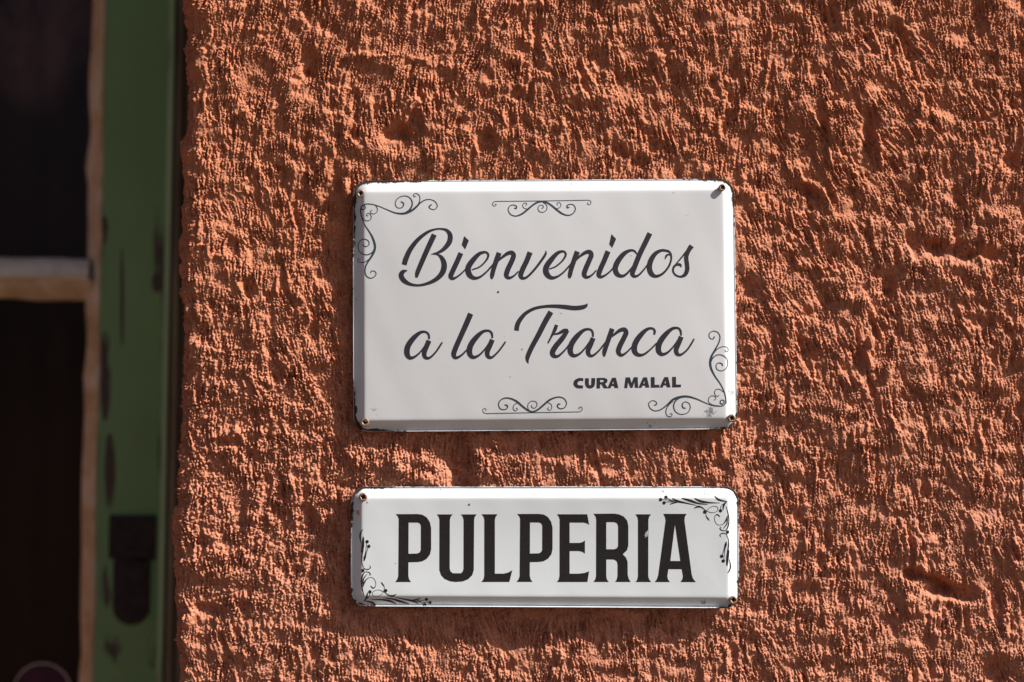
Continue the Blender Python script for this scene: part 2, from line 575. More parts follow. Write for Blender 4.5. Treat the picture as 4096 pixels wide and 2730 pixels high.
# ---------------------------------------------------------------- window in its recess
DW = 0.21                                 # depth of the sash face behind the wall
KW = (D + DW) / D
win = empty("window", (0, DW, 0))
win.rotation_euler = (0, math.atan(-LEANK), 0)
tag(win, "green painted wooden window with dark panes and crumbly putty, recessed left of the plaster wall", "window")


def wx(px): return X(px) * KW
def wz(py): return Z(py) * KW - 0.0066


def bar(mb, x0, x1, z0, z1, y0, y1, bev=0.002):
    """box with chamfered front edges, in window space (y0 = front)"""
    b = bev
    v = [(x0, y0 + b, z0), (x1, y0 + b, z0), (x1, y0 + b, z1), (x0, y0 + b, z1),
         (x0 + b, y0, z0 + b), (x1 - b, y0, z0 + b), (x1 - b, y0, z1 - b), (x0 + b, y0, z1 - b),
         (x0, y1, z0), (x1, y1, z0), (x1, y1, z1), (x0, y1, z1)]
    f = [(4, 5, 6, 7), (0, 1, 5, 4), (1, 2, 6, 5), (2, 3, 7, 6), (3, 0, 4, 7),
         (8, 9, 1, 0), (9, 10, 2, 1), (10, 11, 3, 2), (11, 8, 0, 3), (11, 10, 9, 8)]
    mb.add(v, f)


ZT, ZB = 0.80, -0.80
wl_out = wx(396)                           # putty edge of the stile


def lumpy_bar(name, prof, p0, p1, mat, parent, axis, n=150, amp=0.0012, seed=0, lam=0.05):
    """extrude an open profile along an axis with uneven, hand-made edges.
    prof = [(across, depth, wobble)], axis 'z' runs along z, 'x' along x"""
    r = np.random.default_rng(seed)
    tt = np.linspace(p0, p1, n)
    vs, fs = [], []
    for k, (a, d, w) in enumerate(prof):
        xs = np.arange(p0 - 1, p1 + 1, lam)
        ws = np.interp(tt, xs, r.standard_normal(len(xs))) + 0.5 * np.interp(tt, xs[::1] + lam * .4, r.standard_normal(len(xs)))
        for q in range(n):
            across = a + w * amp * ws[q]
            vs.append((across, d, tt[q]) if axis == 'z' else (tt[q], d, across))
    m = len(prof)
    for k in range(m - 1):
        for q in range(n - 1):
            a0, a1, b0, b1 = k * n + q, k * n + q + 1, (k + 1) * n + q, (k + 1) * n + q + 1
            fs.append((a0, b0, b1, a1) if axis == 'z' else (a0, a1, b1, b0))
    return link(name, vs, fs, mat, parent, True)


# right-hand stile with a moulded arris
mb = MB()
bar(mb, wx(396), wx(655), ZB, ZT, 0.0, 0.045, 0.0012)
st = link("stile", mb.v, mb.f, m_green, win)
mb = MB()
bar(mb, wx(655) + 0.0002, wx(680), ZB, ZT, -0.008, 0.030, 0.0050)
link("stile_bead", mb.v, mb.f, m_green_highlight, win)
# jamb of the outer frame, set further back, with two grooves
mb = MB()
bar(mb, wx(680.5), wx(692), ZB, ZT, 0.004, 0.07, 0.002)
bar(mb, wx(692.5), wx(722), ZB, ZT, -0.014, 0.07, 0.006)
bar(mb, wx(722.5), wx(880), ZB, ZT, -0.010, 0.07, 0.003)
link("jamb", mb.v, mb.f, m_wood, win)
# left stile, rails, second column of the sash, out of the picture
XL = -1.16
for nm, a in (("stile", (XL, XL + 0.06, ZB, ZT, 0.0, 0.045)), ("rail", (XL + 0.0605, wl_out - 0.0005, ZT - 0.07, ZT, 0.001, 0.045)),
              ("rail", (XL + 0.0605, wl_out - 0.0005, ZB, ZB + 0.08, 0.001, 0.045))):
    mb = MB(); bar(mb, *a, 0.002); link(nm, mb.v, mb.f, m_green, win)
mb = MB(); bar(mb, XL - 0.06, XL - 0.001, ZB, ZT, 0.010, 0.07, 0.003); link("jamb", mb.v, mb.f, m_wood, win)

PD = 0.018                                 # depth of the glass behind the sash face
pz = wx(331)
mun_t, mun_b = wz(1036), wz(1206)
XM = -0.735                                # upright glazing bar, outside the picture
zr0, zr1 = ZB + 0.081, ZT - 0.071
# putty along the stile: sloped bead, darker flat on the pane side and a pale ridge on the timber side
lumpy_bar("putty_bead", [(pz - 0.001, PD, 1.0), (pz + 0.0012, PD - 0.006, 1.0), (wx(368), 0.006, 0.9), (wx(384), 0.0005, 0.8), (wx(398), -0.0012, 0.8), (wx(403), 0.001, 0.8)],
          mun_t - 0.0005, zr1, m_putty, win, 'z', 170, 0.0011, 3, 0.03)
lumpy_bar("putty_bead", [(pz - 0.001, PD, 1.0), (pz + 0.0012, PD - 0.006, 1.0), (wx(368), 0.006, 0.9), (wx(384), 0.0005, 0.8), (wx(398), -0.0012, 0.8), (wx(403), 0.001, 0.8)],
          zr0, mun_t - 0.0005, m_putty, win, 'z', 220, 0.0011, 4, 0.03)
# horizontal glazing bar
zc = wz(1120)
hb_ = 0.5 * (mun_t + mun_b)
mun = lumpy_bar("glazing_bar", [(mun_t, PD, 0.8), (mun_t - 0.002, 0.006, 0.6), (mun_t - 0.006, 0.0005, 0.4), (zc + 0.001, -0.002, 0.4), (zc - 0.0005, 0.0015, 0.4)],
                XL + 0.06, pz + 0.004, m_bar, win, 'x', 160, 0.0010, 5, 0.025)
lumpy_bar("putty_bead", [(zc - 0.0004, 0.0012, 0.4), (zc - 0.006, 0.0055, 0.6), (mun_b + 0.003, PD - 0.006, 1.0), (mun_b, PD, 1.0)],
          XL + 0.06, pz + 0.006, m_putty, win, 'x', 160, 0.0011, 6, 0.03)
# fillets of putty rounding the corners of the panes
def fillet(sx, sz, x, z, r, n=10):
    vs = [(x, PD - 0.0075, z)]
    for k in range(n + 1):
        a = k / n * math.pi / 2
        vs.append((x - r + r * math.sin(a), PD - 0.001, z + sz * (r - r * math.cos(a))))
    # corner, its concave arc towards the pane, sloped
    fs = [((0, k + 1, k + 2) if sz > 0 else (0, k + 2, k + 1)) for k in range(n)]
    return link("putty_fillet", vs, fs, m_putty, win, True)
fillet(1, 1, pz + 0.005, mun_t - 0.004, 0.014)
fillet(1, -1, pz + 0.005, mun_b + 0.004, 0.018)
mb = MB(); bar(mb, XM - 0.012, XM + 0.012, zr0, mun_b - 0.0005, 0.0005, PD + .006, 0.004); link("glazing_bar", mb.v, mb.f, m_bar, win)
mb = MB(); bar(mb, XM - 0.012, XM + 0.012, mun_t + 0.0005, zr1, 0.0005, PD + .006, 0.004); link("glazing_bar", mb.v, mb.f, m_bar, win)


def pane(x0, x1, z0, z1):
    mb = MB()
    bar(mb, x0, x1, z0, z1, PD - 0.001, PD + 0.002, 0.0003)
    return link("pane", mb.v, mb.f, m_glass, win)


for (a, b) in ((XL + 0.055, XM - 0.0125), (XM + 0.0125, pz + 0.004)):
    pane(a, b, mun_t - 0.004, zr1 + .005)
    pane(a, b, zr0 - .005, mun_b + 0.004)

# iron lock keep screwed on the stile: square plate and a rounded tongue below
kp = empty("keep_tmp")
def plate(name, outline, y0, y1, mat, parent, bev=0.0015):
    n = len(outline)
    cx = sum(p[0] for p in outline) / n; cz = sum(p[1] for p in outline) / n
    def shr(p, k): 
        L = math.hypot(p[0] - cx, p[1] - cz)
        return (p[0] - (p[0] - cx) / L * k, p[1] - (p[1] - cz) / L * k)
    v = [(p[0], y1, p[1]) for p in outline] + [(p[0], y0 + bev, p[1]) for p in outline]
    v += [(*[shr(p, bev)[0]], y0, shr(p, bev)[1]) for p in outline]
    f = []
    for k in range(n):
        q = (k + 1) % n
        f.append((k, q, n + q, n + k)); f.append((n + k, n + q, 2 * n + q, 2 * n + k))
    f.append(tuple(range(2 * n, 3 * n)))
    return link(name, v, f, mat, parent)
bpy.data.objects.remove(kp)
latch = empty("latch", (0, DW, 0))
latch.rotation_euler = win.rotation_euler
tag(latch, "black iron latch with square plate and rounded tongue, low on the green window stile", "latch")
# the stile leans, so places low in the photograph sit further right in window space
lx = lambda px, py: wx(px - LEANK * (py - 1365))
o = [(lx(437, 2180), wz(2062)), (lx(622, 2180), wz(2058)), (lx(622, 2180), wz(2236)), (lx(437, 2180), wz(2232))]
plate("latch_plate", o, -0.005, -0.0006, m_iron, latch)
o = [(lx(452, 2400), wz(2236)), (lx(600, 2400), wz(2236))]
for k in range(13):
    a = -k / 12 * math.pi
    o.append((lx(526 + 74 * math.cos(a), 2400), wz(2425 - 74 * math.sin(a) * 1.0)))
plate("latch_tongue", o, -0.0035, -0.0006, m_iron, latch)
for (qx, qy) in ((462, 2090), (600, 2090), (526, 2430)):
    vs, fs = [(lx(qx, 2200), -0.0064 if qy < 2200 else -0.0049, wz(qy))], []
    y1 = -0.0048 if qy < 2200 else -0.0033
    for k in range(12):
        a = k / 12 * 2 * math.pi
        vs.append((lx(qx, 2200) + 0.0024 * math.cos(a), y1, wz(qy) + 0.0024 * math.sin(a)))
    for k in range(12):
        fs.append((0, 1 + (k + 1) % 12, 1 + k))
    link("rivet", vs, fs, m_iron, latch, True)

# round sticker low on the pane
stk = empty("round_sticker", (0, DW, 0))
stk.rotation_euler = win.rotation_euler
tag(stk, "dark magenta round sticker with thin pale rim at the bottom of the lower window pane", "sticker")
scx, scz, sr = lx(155, 2784), wz(2784), 115 * S * KW
vs = [(scx, PD - 0.0018, scz)]; fs = []
for k in range(48):
    a = k / 48 * 2 * math.pi
    vs.append((scx + sr * .975 * math.cos(a), PD - 0.0018, scz + sr * .975 * math.sin(a)))
for k in range(48):
    fs.append((0, 1 + k, 1 + (k + 1) % 48))
link("sticker_face", vs, fs, m_sticker, stk)
vs, fs = [], []
for k in range(64):
    a = k / 64 * 2 * math.pi
    for rr, yy in ((.982, -.0019), (1.0, -.0021), (1.012, -.0013)):
        vs.append((scx + sr * rr * math.cos(a), PD + yy, scz + sr * rr * math.sin(a)))
for k in range(64):
    q = (k + 1) % 64
    for j in range(2):
        fs.append((k * 3 + j, k * 3 + j + 1, q * 3 + j + 1, q * 3 + j))
link("sticker_rim", vs, fs, m_rim, stk)

# dark curtain behind the glass
vs, fs = [], []
n = 260
for k in range(n):
    x = -1.30 + k / (n - 1) * 1.12
    y = DW + 0.075 + 0.010 * math.sin(x * 95) + 0.006 * math.sin(x * 41 + 1)
    vs += [(x, y, -0.92), (x, y, 0.92)]
for k in range(n - 1):
    fs.append((2 * k, 2 * k + 2, 2 * k + 3, 2 * k + 1))
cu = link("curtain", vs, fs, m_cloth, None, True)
tag(cu, "dark brown folded curtain hanging behind the window panes", "curtain")

# wall round the rest of the opening (outside the picture)
def wbox(name, x0, x1, y0, y1, z0, z1):
    mb = MB(); bar(mb, x0, x1, z0, z1, y0, y1, 0.01)
    return link(name, mb.v, mb.f, m_plaster, wall)
wbox("lintel", -1.215, -0.262, 0.0065, 0.34, 0.81, 1.54)
wbox("window_sill", -1.215, -0.262, 0.0065, 0.34, -1.54, -0.81)
wbox("wall_section", -2.6, -1.2155, 0.0062, 0.34, -1.54, 1.54)

gv = [(-60, -60, -1.55), (60, -60, -1.55), (60, 60, -1.55), (-60, 60, -1.55)]
gnd = link("ground", gv, [(0, 1, 2, 3)], m_earth)  # unseen ground sheet, added so light bounces up from below
tag(gnd, kind="structure")


# ---------------------------------------------------------------- tin signs
class Sign:
    """an embossed tin plate; places are given in photograph pixels"""
    def __init__(self, corners, r, base, face, bevel, lip, bow, wear_c):
        (self.tl, self.tr, self.br, self.bl) = [np.array(p, float) for p in corners]
        self.W = 0.5 * (np.linalg.norm(self.tr - self.tl) + np.linalg.norm(self.br - self.bl))
        self.H = 0.5 * (np.linalg.norm(self.bl - self.tl) + np.linalg.norm(self.br - self.tr))
        self.r, self.base, self.face, self.bevel, self.lip, self.bow, self.wear_c = r, base, face, bevel, lip, bow, wear_c

    def to_px(self, x, y):
        u, v = x / self.W, y / self.H
        return ((1 - u) * (1 - v) * self.tl + u * (1 - v) * self.tr + u * v * self.br + (1 - u) * v * self.bl)

    def to_local(self, px, py):
        x, y = px - self.tl[0], py - self.tl[1]
        for _ in range(4):
            q = self.to_px(x, y)
            x += px - q[0]; y += py - q[1]
        return x, y

    def inset(self, x, y):
        dx = abs(x - self.W / 2) - (self.W / 2 - self.r)
        dy = abs(y - self.H / 2) - (self.H / 2 - self.r)
        return self.r - (math.hypot(max(dx, 0), max(dy, 0)) + min(max(dx, dy), 0))

    def prof(self, t, side=2.0):
        lip, b0, b1, f = side, 7.0, self.bevel, self.face
        pts = [(-1, 0.0), (0, lip * .6), (1.0, lip * .92), (1.8, lip), (2.8, lip * .85), (5.4, 1.4), (b0, 1.2),
               (b0 + 4, 3.6), (b1 - 7, f - 4.6), (b1 - 3, f - 2.0), (b1 + 1, f - .7), (b1 + 6, f - .15), (b1 + 14, f)]
        return float(np.interp(t, [p[0] for p in pts], [p[1] for p in pts]))

    def height(self, x, y):
        t = self.inset(x, y)
        k = min(max((t - self.bevel) / (self.H * .42 - self.bevel), 0), 1)
        k = k * k * (3 - 2 * k)
        u, v = x / self.W, y / self.H
        b = self.bow
        g = b[2] * math.sin(5.1 * u + 2.2 * v + b[3])
        g0 = 16 * u * v * (1 - u) * (1 - v)
        g0 = b[0] * g0 ** b[1] if g0 > 0 else 0.0
        # old hand-stamped tin: the rim itself wavers
        wv = 0.8 * math.sin(x * .013 + y * .021 + b[3]) + 0.5 * math.sin(x * .037 - y * .017)
        side = 2.6 + (self.lip[0] - 2.6) * min(max((34 - x) / 20, 0), 1)
        side += (self.lip[1] - side) * min(max((y - self.H + 34) / 20, 0), 1)
        g += 0.13 * math.sin(x * .031 + 1.7 * math.sin(y * .017)) * math.sin(y * .026 + b[3])
        return self.base + self.prof(t, side) + k * g + g0 + wv * (1 - k) * .6

    def world(self, x, y, off=0.0):
        p = self.to_px(x, y)
        return (X(p[0]), -(self.height(x, y) + off) * S, Z(p[1]))

    def ring(self, t, n_side, n_c):
        """points of the outline inset by t"""
        W, H = self.W, self.H
        r = max(self.r - t, 0.01)
        pts = []
        for (cx, cy, a0) in ((t + r, t + r, 180), (W - t - r, t + r, 270), (W - t - r, H - t - r, 0), (t + r, H - t - r, 90)):
            for k in range(n_c + 1):
                a = math.radians(a0 + 90 * k / n_c)
                pts.append((cx + r * math.cos(a), cy + r * math.sin(a)))
        out = []
        m = n_c + 1
        for c in range(4):
            out += pts[c * m:(c + 1) * m]
            a, b = pts[(c + 1) * m - 1], pts[((c + 1) % 4) * m]
            for k in range(1, n_side):
                out.append((a[0] + (b[0] - a[0]) * k / n_side, a[1] + (b[1] - a[1]) * k / n_side))
        return out

    def build(self, mat, parent):
        ts = [0, 0.9, 1.8, 2.8, 4.0, 5.4, 7.0, 9, 11, 13, 17, 22, 28, 34, self.bevel - 7, self.bevel - 5, self.bevel - 3, self.bevel - 1, self.bevel + 1, self.bevel + 3.5, self.bevel + 6, self.bevel + 10, self.bevel + 16] + [self.bevel + 24 + 7 * q for q in range(17)]
        ns, ncn = 44, 10
        rings = [self.ring(t, ns, ncn) for t in ts]
        last = rings[-1]
        for k in (0.9, 0.8, 0.7, 0.6, 0.5, 0.4, 0.3, 0.2, 0.1):
            rings.append([(self.W / 2 + (p[0] - self.W / 2) * k, self.H / 2 + (p[1] - self.H / 2) * k) for p in last])
        n = len(rings[0])
        vs, wear = [], []
        # skirt turned back towards the wall
        p0 = self.ring(0.0, ns, ncn); p1 = self.ring(1.5, ns, ncn)
        for ring, hh in ((p1, -9.0), (p0, -6.0)):
            for p in ring:
                q = self.to_px(*p)
                vs.append((X(q[0]), -(self.base + hh) * S, Z(q[1]))); wear.append(0.35)
        cs = [(0, 0), (self.W, 0), (self.W, self.H), (0, self.H)]
        for ring in rings:
            for p in ring:
                vs.append(self.world(*p))
                t = self.inset(*p)
                w = 0.53 * max(0, 1 - t / 8.0) if t < 8 else 0
                for (cc, (kk, rad)) in zip(cs, self.wear_c):
                    dd = math.hypot(p[0] - cc[0], p[1] - cc[1])
                    fall = max(0, 1 - dd / rad)
                    edge = max(0, 1 - t / 30.0)
                    w = max(w, kk * fall * (0.45 + .55 * edge))
                    if t < 24:
                        w = max(w, kk * 1.05 * math.sqrt(max(0, 1 - dd / (rad * 2.6))) * (1 - t / 30.0))
                wear.append(w)
        fs = []
        for k in range(len(rings) + 1):
            for q in range(n):
                r2 = (q + 1) % n
                fs.append((k * n + q, (k + 1) * n + q, (k + 1) * n + r2, k * n + r2))
        m = len(rings) + 1
        c = len(vs)
        vs.append(self.world(self.W / 2, self.H / 2)); wear.append(0)
        for q in range(n):
            fs.append((m * n + q, c, m * n + (q + 1) % n))
        return link("plate", vs, fs, mat, parent, True, {"wear": wear})


class Print:
    """flat print lying on a sign; every shape a hair above the one before"""
    def __init__(self, sign, off=0.42): self.s, self.mb, self.off, self.k = sign, MB(), off, 0

    def z(self):
        self.k += 1
        return self.off + 0.025 * (self.k % 6)

    def pt(self, p, z):
        x, y = self.s.to_local(p[0], p[1])
        return self.s.world(x, y, z)

    def stroke(self, pts, sub=9, cap=False):
        """pts (x, y, width) in photograph pixels"""
        P = np.array(pts, float)
        n = len(P)
        ext = np.vstack([2 * P[0] - P[1], P, 2 * P[-1] - P[-2]])
        out = []
        for i in range(n - 1):
            p0, p1, p2, p3 = ext[i], ext[i + 1], ext[i + 2], ext[i + 3]
            for k in range(sub):
                t = k / sub
                out.append(0.5 * (2 * p1 + (p2 - p0) * t + (2 * p0 - 5 * p1 + 4 * p2 - p3) * t * t + (3 * p1 - p0 - 3 * p2 + p3) * t ** 3))
        out.append(P[-1])
        out = np.array(out)
        tg = np.gradient(out[:, :2], axis=0)
        tg /= np.linalg.norm(tg, axis=1)[:, None] + 1e-9
        nm = np.stack([-tg[:, 1], tg[:, 0]], 1)
        w = np.maximum(out[:, 2], 1.0)[:, None] / 2
        z = self.z()
        a = out[:, :2] + nm * w
        b = out[:, :2] - nm * w
        vs = [self.pt(p, z) for p in a] + [self.pt(p, z) for p in b]
        m = len(a)
        fs = [(k, k + 1, m + k + 1, m + k) for k in range(m - 1)]
        if cap:
            for (i, sg) in ((0, -1), (m - 1, 1)):
                base = len(vs)
                c = out[i, :2]; r = w[i, 0]
                a0 = math.atan2(nm[i, 1], nm[i, 0])
                vs.append(self.pt(c, z))
                for k in range(7):
                    an = a0 - sg * math.pi * k / 6
                    vs.append(self.pt((c[0] + r * math.cos(an), c[1] + r * math.sin(an)), z))
                fs += [(base, base + 1 + k, base + 2 + k) for k in range(6)]
        self.mb.add(vs, fs)

    def poly(self, *loops):
        loops = [self._dense(l) for l in loops]
        tri = tessellate_polygon([[Vector((p[0], p[1], 0)) for p in l] for l in loops])
        z = self.z()
        P = [p for l in loops for p in l]
        tri = [tuple(t) for t in tri]
        # cut long edges so that the print follows the plate
        ln = lambda a, b: math.hypot(P[a][0] - P[b][0], P[a][1] - P[b][1])
        cut, out, todo = {}, [], tri
        while todo:
            t = todo.pop()
            e = [(ln(t[i], t[(i + 1) % 3]), i) for i in range(3)]
            L, i = max(e)
            if L < 26:
                out.append(t); continue
            a, b, c = t[i], t[(i + 1) % 3], t[(i + 2) % 3]
            key = (min(a, b), max(a, b))
            if key not in cut:
                P.append(((P[a][0] + P[b][0]) / 2, (P[a][1] + P[b][1]) / 2)); cut[key] = len(P) - 1
            m = cut[key]
            todo += [(a, m, c), (m, b, c)]
        self.mb.add([self.pt(p, z) for p in P], out)

    @staticmethod
    def _dense(l): return [tuple(p) for p in l]

    def disc(self, cx, cy, r, n=18, irr=0.0):
        z = self.z()
        vs = [self.pt((cx, cy), z)]
        for k in range(n):
            rr = r * (1 + irr * math.sin(k * 2.3 + cx))
            vs.append(self.pt((cx + rr * math.cos(2 * math.pi * k / n), cy + rr * math.sin(2 * math.pi * k / n)), z))
        self.mb.add(vs, [(0, 1 + k, 1 + (k + 1) % n) for k in range(n)])

    def build(self, name, mat, parent, label=None):
        o = link(name, self.mb.v, self.mb.f, mat, parent)
        # all print faces outwards
        me = o.data
        flip = [p.index for p in me.polygons if p.normal.y > 0]
        for i in flip:
            me.polygons[i].flip()
        me.update()
        if label: o["label"] = label
        return o


def crop(x0, y0, s):
    def f(pts): return [((x0 + p[0] * s), (y0 + p[1] * s)) + ((p[2] * s,) if len(p) > 2 else ()) for p in pts]
    return f


cA = crop(1350, 680, .38265); cB = crop(2150, 680, .38265); cC = crop(1350, 1180, .38265); cD = crop(2150, 1180, .38265)
cE = crop(1350, 1900, .38265); cF = crop(2150, 1900, .38265)
q4 = crop(1560, 880, .5204); q5 = crop(2160, 880, .5204); q6 = crop(1560, 1180, .5204); q7 = crop(2160, 1180, .5204)
k2 = crop(2500, 1930, .3717)


def screw(sign, px, py, r, proud, parent, rot, lean=(0, 0)):
    """screw head standing proud of the plate, cross recess sunk in its end"""
    x, y = sign.to_local(px, py)
    h0 = sign.height(x, y)
    n = 20
    def P(rr, hh, k, f=1.0):
        a = 2 * math.pi * k / n + rot
        e = (hh - h0) / max(proud, 1)
        return (X(px + lean[0] * e + rr * math.cos(a)), -hh * S, Z(py + lean[1] * e + rr * math.sin(a)))
    prof = [(r * .82, h0 - 12), (r * .82, h0 + proud * .45), (r * .98, h0 + proud * .6), (r, h0 + proud * .85),
            (r * .93, h0 + proud), (r * .62, h0 + proud + .8), (r * .52, h0 + proud - .5), (r * .45, h0 + proud - 5)]
    vs, fs = [], []
    for (rr, hh) in prof:
        for k in range(n):
            # worn cross recess: the inner rings are lobed
            lob = 1.0 + (0.22 * math.cos(4 * (2 * math.pi * k / n)) if rr < r * .6 else 0)
            vs.append(P(rr * lob, hh, k))
    for j in range(len(prof) - 1):
        for k in range(n):
            q = (k + 1) % n
            fs.append((j * n + k, j * n + q, (j + 1) * n + q, (j + 1) * n + k))
    sc = link("screw", vs, fs, m_screw, parent, True)
    vs = [P(0, h0 + proud - 6, 0)] + [P(r * .60, h0 + proud - 4.2, k) for k in range(n)]
    link("screw_recess", vs, [(0, 1 + k, 1 + (k + 1) % n) for k in range(n)], m_recess, sc)
    return sc


# ----- the larger sign
big = empty("welcome_sign", (0, 0, 0))
tag(big, "large white tin sign reading Bienvenidos a la Tranca in script lettering", "sign")
sg = Sign([(1411, 724), (2936, 716), (2950, 1718), (1413, 1729)], 62, 0.0, 24.0, 46.0, (10.5, 11.0),
          (14.0, 0.9, 1.5, 0.4, 0.0), [(0.92, 180), (0.86, 100), (0.74, 85), (1.05, 100)])
sg.build(m_enamel_big, big)

pr = Print(sg)
for st_ in [
    [(112, 348, 38), (126, 300, 40), (160, 228, 37), (218, 155, 31), (288, 100, 23), (345, 77, 15), (395, 73, 15), (437, 84, 24), (463, 118, 36), (460, 168, 40), (428, 215, 34), (382, 250, 22), (318, 268, 4)],
    [(318, 267, 3), (368, 270, 13), (402, 298, 32), (419, 350, 42), (405, 408, 42), (362, 455, 34), (300, 488, 25), (225, 505, 18), (160, 497, 24), (110, 468, 36), (89, 430, 38), (103, 402, 32), (136, 391, 6)],
    [(343, 116, 40), (292, 225, 39), (246, 330, 37), (214, 408, 34), (206, 446, 18)],
    [(547, 258, 38), (515, 330, 38), (485, 395, 38), (470, 433, 38), (482, 452, 28), (510, 445, 16), (550, 415, 13), (590, 375, 11)],
    [(632, 386, 10), (690, 364, 12), (738, 318, 14), (757, 275, 16), (737, 252, 17), (690, 263, 28), (640, 312, 40), (604, 368, 43), (610, 420, 43), (645, 449, 29), (690, 443, 18), (740, 405, 14), (785, 355, 13), (830, 300, 12)],
    [(840, 256, 40), (815, 325, 38), (796, 385, 35), (786, 430, 32), (783, 458, 14)],
    [(800, 352, 10), (850, 302, 17), (900, 264, 28), (936, 256, 34), (950, 280, 37), (934, 325, 38), (906, 385, 39), (895, 428, 37), (914, 449, 25), (950, 435, 15), (988, 398, 11)],
    [(1077, 252, 40), (1050, 320, 39), (1020, 382, 39), (1005, 428, 37), (1020, 451, 25), (1056, 440, 18), (1110, 385, 18), (1160, 320, 19), (1194, 268, 18), (1198, 240, 5)],
]: pr.stroke(q4(st_))
pr.poly(q4([(572, 128), (608, 162), (580, 230), (553, 195)]))
for st_ in [
    [(70, 381, 10), (120, 361, 12), (172, 316, 14), (197, 272, 16), (180, 246, 17), (135, 258, 28), (85, 310, 40), (47, 368, 43), (50, 415, 43), (85, 447, 30), (130, 440, 18), (180, 405, 14), (225, 355, 13), (265, 305, 12)],
    [(286, 246, 40), (258, 322, 37), (239, 380, 35), (228, 430, 31), (226, 452, 14)],
    [(245, 347, 10), (295, 292, 17), (345, 256, 28), (379, 250, 34), (392, 274, 37), (375, 320, 38), (349, 380, 39), (338, 423, 37), (358, 444, 25), (395, 428, 15), (432, 390, 11)],
    [(521, 244, 40), (490, 320, 38), (463, 380, 38), (450, 423, 37), (465, 441, 25), (500, 428, 16), (540, 395, 13), (572, 356, 11)],
    [(742, 266, 12), (720, 241, 16), (685, 240, 23), (640, 266, 35), (597, 320, 41), (576, 375, 41), (590, 419, 37), (625, 435, 25), (660, 420, 18), (700, 375, 14), (740, 318, 12)],
    [(842, 106, 40), (800, 192, 39), (760, 275, 39), (726, 360, 39), (708, 412, 37), (722, 436, 25), (755, 427, 16), (795, 385, 13), (830, 338, 11)],
    [(985, 243, 18), (930, 238, 22), (880, 266, 33), (847, 320, 40), (838, 375, 41), (855, 419, 37), (890, 436, 24), (940, 415, 18), (985, 362, 15), (1005, 305, 14), (1000, 262, 16), (978, 240, 18)],
    [(1005, 276, 8), (982, 270, 13), (967, 281, 16), (958, 306, 5)],
    [(1030, 355, 9), (1080, 297, 12), (1120, 247, 14), (1152, 212, 18)],
    [(1162, 202, 40), (1136, 242, 34), (1120, 290, 34), (1125, 340, 34), (1127, 385, 34), (1110, 424, 29), (1075, 439, 17), (1037, 425, 15), (1019, 395, 15), (1027, 362, 17), (1052, 346, 20), (1074, 350, 22), (1081, 368, 5)],
]: pr.stroke(q5(st_))
pr.poly(q5([(547, 113), (583, 150), (553, 219), (530, 190)]))
pr.build("lettering", m_ink, big, "script lettering reading Bienvenidos")

pr = Print(sg)
for st_ in [
    [(304, 342, 13), (299, 306, 17), (275, 286, 17), (235, 291, 25), (182, 335, 39), (141, 395, 43), (134, 450, 42), (156, 484, 29), (195, 475, 18), (240, 435, 13), (278, 382, 12)],
    [(303, 352, 38), (282, 400, 38), (266, 445, 37), (273, 479, 30), (305, 485, 19), (350, 445, 14), (385, 395, 14), (404, 365, 12)],
    [(622, 146, 42), (586, 230, 41), (541, 330, 39), (506, 410, 39), (492, 458, 37), (508, 484, 25), (550, 465, 16), (602, 413, 12)],
    [(788, 334, 13), (783, 297, 17), (760, 277, 17), (715, 284, 25), (662, 330, 39), (621, 390, 43), (613, 445, 41), (637, 479, 29), (680, 468, 18), (725, 425, 13), (763, 372, 12)],
    [(788, 345, 38), (767, 395, 38), (749, 440, 37), (756, 474, 30), (785, 480, 19), (830, 440, 14), (865, 395, 14), (889, 360, 12)],
    [(1236, 132, 42), (1190, 212, 41), (1140, 310, 39), (1091, 400, 37), (1060, 470, 35), (1056, 505, 22), (1064, 528, 4)],
    [(973, 276, 36), (978, 237, 36), (1000, 192, 34), (1045, 142, 28), (1110, 107, 24), (1190, 91, 23), (1270, 89, 28), (1345, 95, 34), (1413, 103, 35), (1473, 98, 34), (1503, 86, 26), (1516, 68, 4)],
]: pr.stroke(q6(st_))
for st_ in [
    [(60, 372, 12), (85, 325, 15), (112, 272, 27), (127, 232, 26)],
    [(95, 306, 10), (140, 297, 18), (185, 276, 30), (216, 270, 14)],
    [(213, 275, 26), (170, 335, 39), (121, 395, 41), (96, 440, 41), (106, 469, 33), (140, 470, 20), (190, 425, 14), (228, 376, 12)],
    [(406, 324, 13), (402, 287, 17), (380, 266, 17), (335, 273, 25), (282, 320, 39), (241, 380, 43), (232, 435, 41), (256, 467, 29), (300, 455, 18), (345, 410, 13), (383, 356, 12)],
    [(407, 332, 38), (386, 385, 38), (368, 430, 37), (376, 462, 30), (405, 467, 19), (450, 430, 14), (490, 380, 13), (512, 352, 11)],
    [(553, 261, 38), (529, 330, 37), (508, 390, 35), (493, 440, 33), (491, 475, 15)],
    [(510, 352, 10), (560, 312, 17), (610, 275, 28), (645, 268, 34), (659, 292, 37), (641, 335, 38), (611, 395, 39), (600, 438, 37), (622, 464, 25), (660, 445, 15), (708, 396, 11)],
    [(875, 307, 15), (878, 277, 18), (860, 259, 17), (820, 266, 25), (771, 310, 39), (731, 370, 43), (722, 425, 43), (746, 459, 31), (790, 460, 19), (840, 425, 14), (893, 372, 12)],
    [(1081, 314, 13), (1076, 277, 17), (1055, 256, 17), (1010, 263, 25), (957, 310, 39), (916, 370, 43), (907, 425, 41), (931, 457, 29), (975, 445, 18), (1020, 400, 13), (1058, 346, 12)],
    [(1082, 322, 38), (1061, 375, 38), (1043, 420, 37), (1051, 454, 30), (1080, 460, 19), (1125, 425, 14), (1160, 375, 14), (1181, 338, 12)],
]: pr.stroke(q7(st_))
pr.build("lettering", m_ink, big, "script lettering reading a la Tranca")

